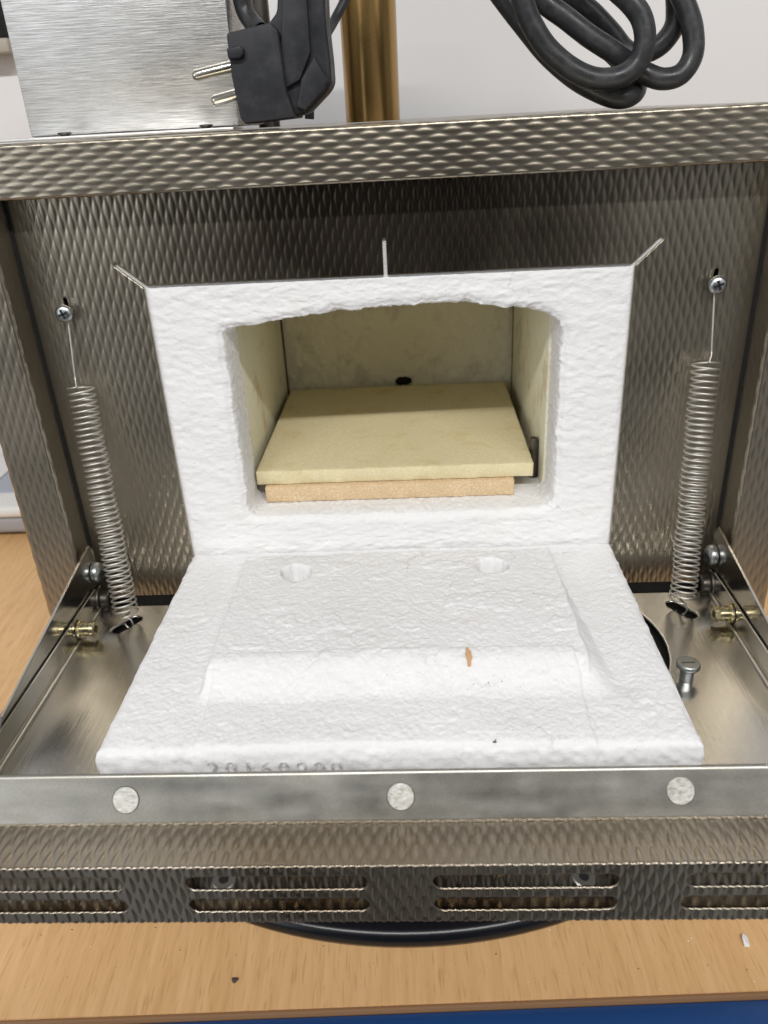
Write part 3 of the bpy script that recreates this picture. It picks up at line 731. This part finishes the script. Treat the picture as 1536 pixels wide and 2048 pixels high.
prism('grip_corner', [(628, 112), (655, 160), (650, 178), (610, 222), (592, 214), (602, 158)], .0102, .0145, M['plug'], plug, .0009)
prism('side_rib', [(452, 96), (478, 90), (487, 96), (487, 110), (480, 117), (456, 119)], .0052, .0085, M['plug'], plug, .001)
for (a0, b0, a1, b1, yy, yt) in ((462, 134, 390, 152, .018, .016), (474, 189, 428, 202, .030, .0285)):
    p0 = at(a0+10, b0-3, yy); p1 = at(a1-5, b1+1, yt); d = p1-p0; ln_ = np.linalg.norm(d)
    bm = bmesh.new(); lathe(bm, [(.00235, 0), (.00235, ln_-.0016), (.0019, ln_-.0005), (.0012, ln_), (0, ln_)], axis(Vector(p0), Vector(d)), 24)
    bmobj('pin', bm, M['pin'], plug, smooth=True, angle=R(50))
VQ = tube(catmull([at(604, -20, .024), at(606, -90, .024), at(640, -190, .03), at(720, -270, .05)], 8), .0050, 14)
npmesh('cord', VQ[0], VQ[1], M['cable'], plug)

# thin dark cable standing behind the plug
VQ = tube(catmull([at(690, 0, .10), at(668, 42, .095), at(648, 78, .085), at(628, 130, .075), at(620, 190, .07), at(619, 238, .07)], 8), .0023, 12)
o = npmesh('sensor_cable', VQ[0], VQ[1], M['cable']); tag(o, 'thin black cable running down behind the plug beside the bronze tube', 'cable')
# rubber sleeve against the housing
VQ = tube(catmull([at(478, -60, .05), at(482, -10, .05), at(490, 22, .05), at(505, 46, .048), at(520, 62, .045)], 8), .0040, 12)
o = npmesh('rubber_sleeve', VQ[0], VQ[1], M['cable']); tag(o, 'grey-black rubber sleeve curving between the steel housing and the plug', 'cable sleeve')

# ------------------------------------------------------------------ coiled cable
def lift(lst): return [at(a, b_, y) for a, b_, y in lst]
up = lambda a, b_, y: (a, b_, y)
strands = [
 [(1010, -150, .03), (1030, -60, .03), (1045, 0, .030), (1064, 49, .030), (1096, 98, .030), (1145, 139, .030), (1194, 158, .030), (1243, 152, .030), (1277, 124, .030), (1290, 81, .030), (1284, 39, .031), (1264, 8, .032), (1235, -20, .034), (1180, -70, .04), (1110, -130, .05)],
 [(960, -90, .05), (985, -35, .05), (1010, 2, .049), (1050, 54, .048), (1094, 108, .047), (1146, 154, .045), (1194, 182, .044), (1234, 196, .043), (1264, 190, .045), (1274, 172, .052), (1264, 150, .062), (1225, 105, .066), (1160, 55, .066), (1095, 5, .066), (1040, -60, .066)],
 [(1040, -60, .047), (1085, 0, .045), (1132, 36, .044), (1178, 72, .043), (1227, 104, .043), (1262, 128, .043), (1291, 147, .042), (1326, 158, .040), (1362, 148, .040), (1385, 112, .041), (1386, 65, .042), (1374, 20, .043), (1350, -30, .045), (1290, -100, .05)],
 [(1070, -70, .058), (1140, -8, .057), (1184, 26, .056), (1222, 66, .056), (1250, 100, .056), (1278, 108, .055), (1318, 92, .053), (1346, 58, .052), (1353, 20, .052), (1345, -40, .052), (1300, -110, .055)],
]
VQ = join([tube(catmull(lift(s_), 8), .00455, 18) for s_ in strands])
o = npmesh('coiled_cable', VQ[0], VQ[1], M['cable']); tag(o, 'thick black rubber power cable hanging in a loose coil above the furnace', 'cable')

# ------------------------------------------------------------------ background items at the left
sc = empty('bench_scale'); tag(sc, 'low white plastic bench scale on the table behind the furnace at left', 'scale')
sc.location = (-.40, .285, ZT)
boxobj('base', (-.075, .075, -.055, .055, .004, .022), M['grey_plastic'], sc, bev=.006, seg=4)
boxobj('rim', (-.08, .08, -.060, .060, .0215, .033), M['white_plastic'], sc, bev=.005, seg=4)
boxobj('weighing_plate', (.028, .068, -.030, .030, .0332, .0350), M['bluegrey'], sc, bev=.002)
for q in (-.05, .05): boxobj('foot', (q-.008, q+.008, -.045, -.03, 0, .006), M['pitch'], sc, bev=.001)
fr = empty('wall_panel'); tag(fr, 'black panel with a grey lower frame on the wall at far left', 'panel')
fr.location = (-.402, .358, .266)
boxobj('screen', (-.10, .102, -.018, -.001, .006, .20), M['pitch'], fr, bev=.002)
boxobj('lower_frame', (-.10, .106, -.022, -.001, -.004, .0055), M['framegrey'], fr, bev=.001)

# ------------------------------------------------------------------ crumbs on the table
rn = random.Random(5)
def onT(px, py):
    d = _F+_X2*(px-768)/FPX+_D2*(py-1024)/FPX; return CAM+d*((ZT-CAM[2])/d[2])
p = onT(1489, 1882); bm = bmesh.new()
vs = [bm.verts.new(q) for q in ((-.0011, -.0026, .0002), (.0010, -.0028, .0003), (.0013, .0012, .0006), (.0002, .0030, .0002), (-.0010, .0008, .0012))]
bm.faces.new(vs); r_ = bmesh.ops.extrude_face_region(bm, geom=list(bm.faces)); bmesh.ops.translate(bm, verts=[q for q in r_['geom'] if isinstance(q, bmesh.types.BMVert)], vec=(0, 0, .0006))
chipo = bmobj('board_chip', bm, M['fibre']); chipo.location = p; tag(chipo, 'pale splinter of insulation board on the wooden table at right', 'splinter')
p = onT(469, 1963); bm = bmesh.new()
for dx, dy_, r0 in ((0, 0, .0009), (.0009, .0006, .0006), (-.0007, .0008, .0006)):
    bmesh.ops.create_icosphere(bm, subdivisions=2, radius=r0, matrix=Matrix.Translation((dx, dy_, r0*.6)))
for q in bm.verts: q.co += Vector((rn.uniform(-1, 1), rn.uniform(-1, 1), rn.uniform(-.5, 1)))*.00018
o = bmobj('soot_crumb', bm, M['speck']); o.location = p; tag(o, 'small black soot crumb on the wooden table left of the turntable', 'crumb')
bm = bmesh.new()
for k in range(34):
    q = onT(rn.uniform(0, 1536), rn.uniform(1850, 1985)); speck(bm, q[0], q[1], ZT+.00012, .00012+.0003*rn.random()**3)
o = bmobj('table_specks', bm, M['speck']); tag(o, 'tiny dark specks of dust scattered on the wooden table', 'dust', kind='stuff')
bm = bmesh.new()
for k in range(24):
    q = onT(rn.uniform(0, 1536), rn.uniform(1850, 1985)); speck(bm, q[0], q[1], ZT+.00012, .00012+.0003*rn.random()**3)
o = bmobj('fibre_dust', bm, M['fibre']); tag(o, 'tiny white flecks of fibre dust scattered on the wooden table', 'dust', kind='stuff')

# ------------------------------------------------------------------ the person seated at the table (seen only as the dark reflection in the steel)
sk = [(0, -.80, -.34, .135), (0, -.77, -.17, .13), (0, -.73, -.02, .155), (0, -.70, .12, .15), (0, -.69, .22, .06), (0, -.67, .30, .075), (0, -.665, .38, .085), (0, -.67, .45, .055),
      (-.18, -.70, .15, .075), (-.29, -.70, -.05, .062), (-.27, -.62, -.25, .045), (.18, -.70, .15, .075), (.29, -.70, -.05, .062), (.27, -.62, -.25, .045),
      (-.10, -.78, -.38, .10), (-.12, -.42, -.36, .075), (-.12, -.46, -.82, .045), (.10, -.78, -.38, .10), (.12, -.42, -.36, .075), (.12, -.46, -.82, .045), (-.12, -.35, -.84, .035), (.12, -.35, -.84, .035)]
ed_ = [(0, 1), (1, 2), (2, 3), (3, 4), (4, 5), (5, 6), (6, 7), (3, 8), (8, 9), (9, 10), (3, 11), (11, 12), (12, 13), (0, 14), (14, 15), (15, 16), (0, 17), (17, 18), (18, 19), (16, 20), (19, 21)]
me = bpy.data.meshes.new('person'); me.from_pydata([q[:3] for q in sk], ed_, [])
per_o = link('person', me, newmat('dark_cloth', (.022, .021, .022), .9)[0])
per_o.location = (.02, -.02, 0)
sm = per_o.modifiers.new('skin', 'SKIN'); sm.use_smooth_shade = True
for i, q in enumerate(sk): me.skin_vertices[0].data[i].radius = (q[3]*(1.45 if i in (0, 1, 2, 3) else 1), q[3]*(.8 if i in (0, 1, 2, 3) else 1))
me.skin_vertices[0].data[0].use_root = True
per_o.modifiers.new('sub', 'SUBSURF').levels = 2
tag(per_o, 'person in dark clothes seated before the table, mirrored in the steel', 'person')
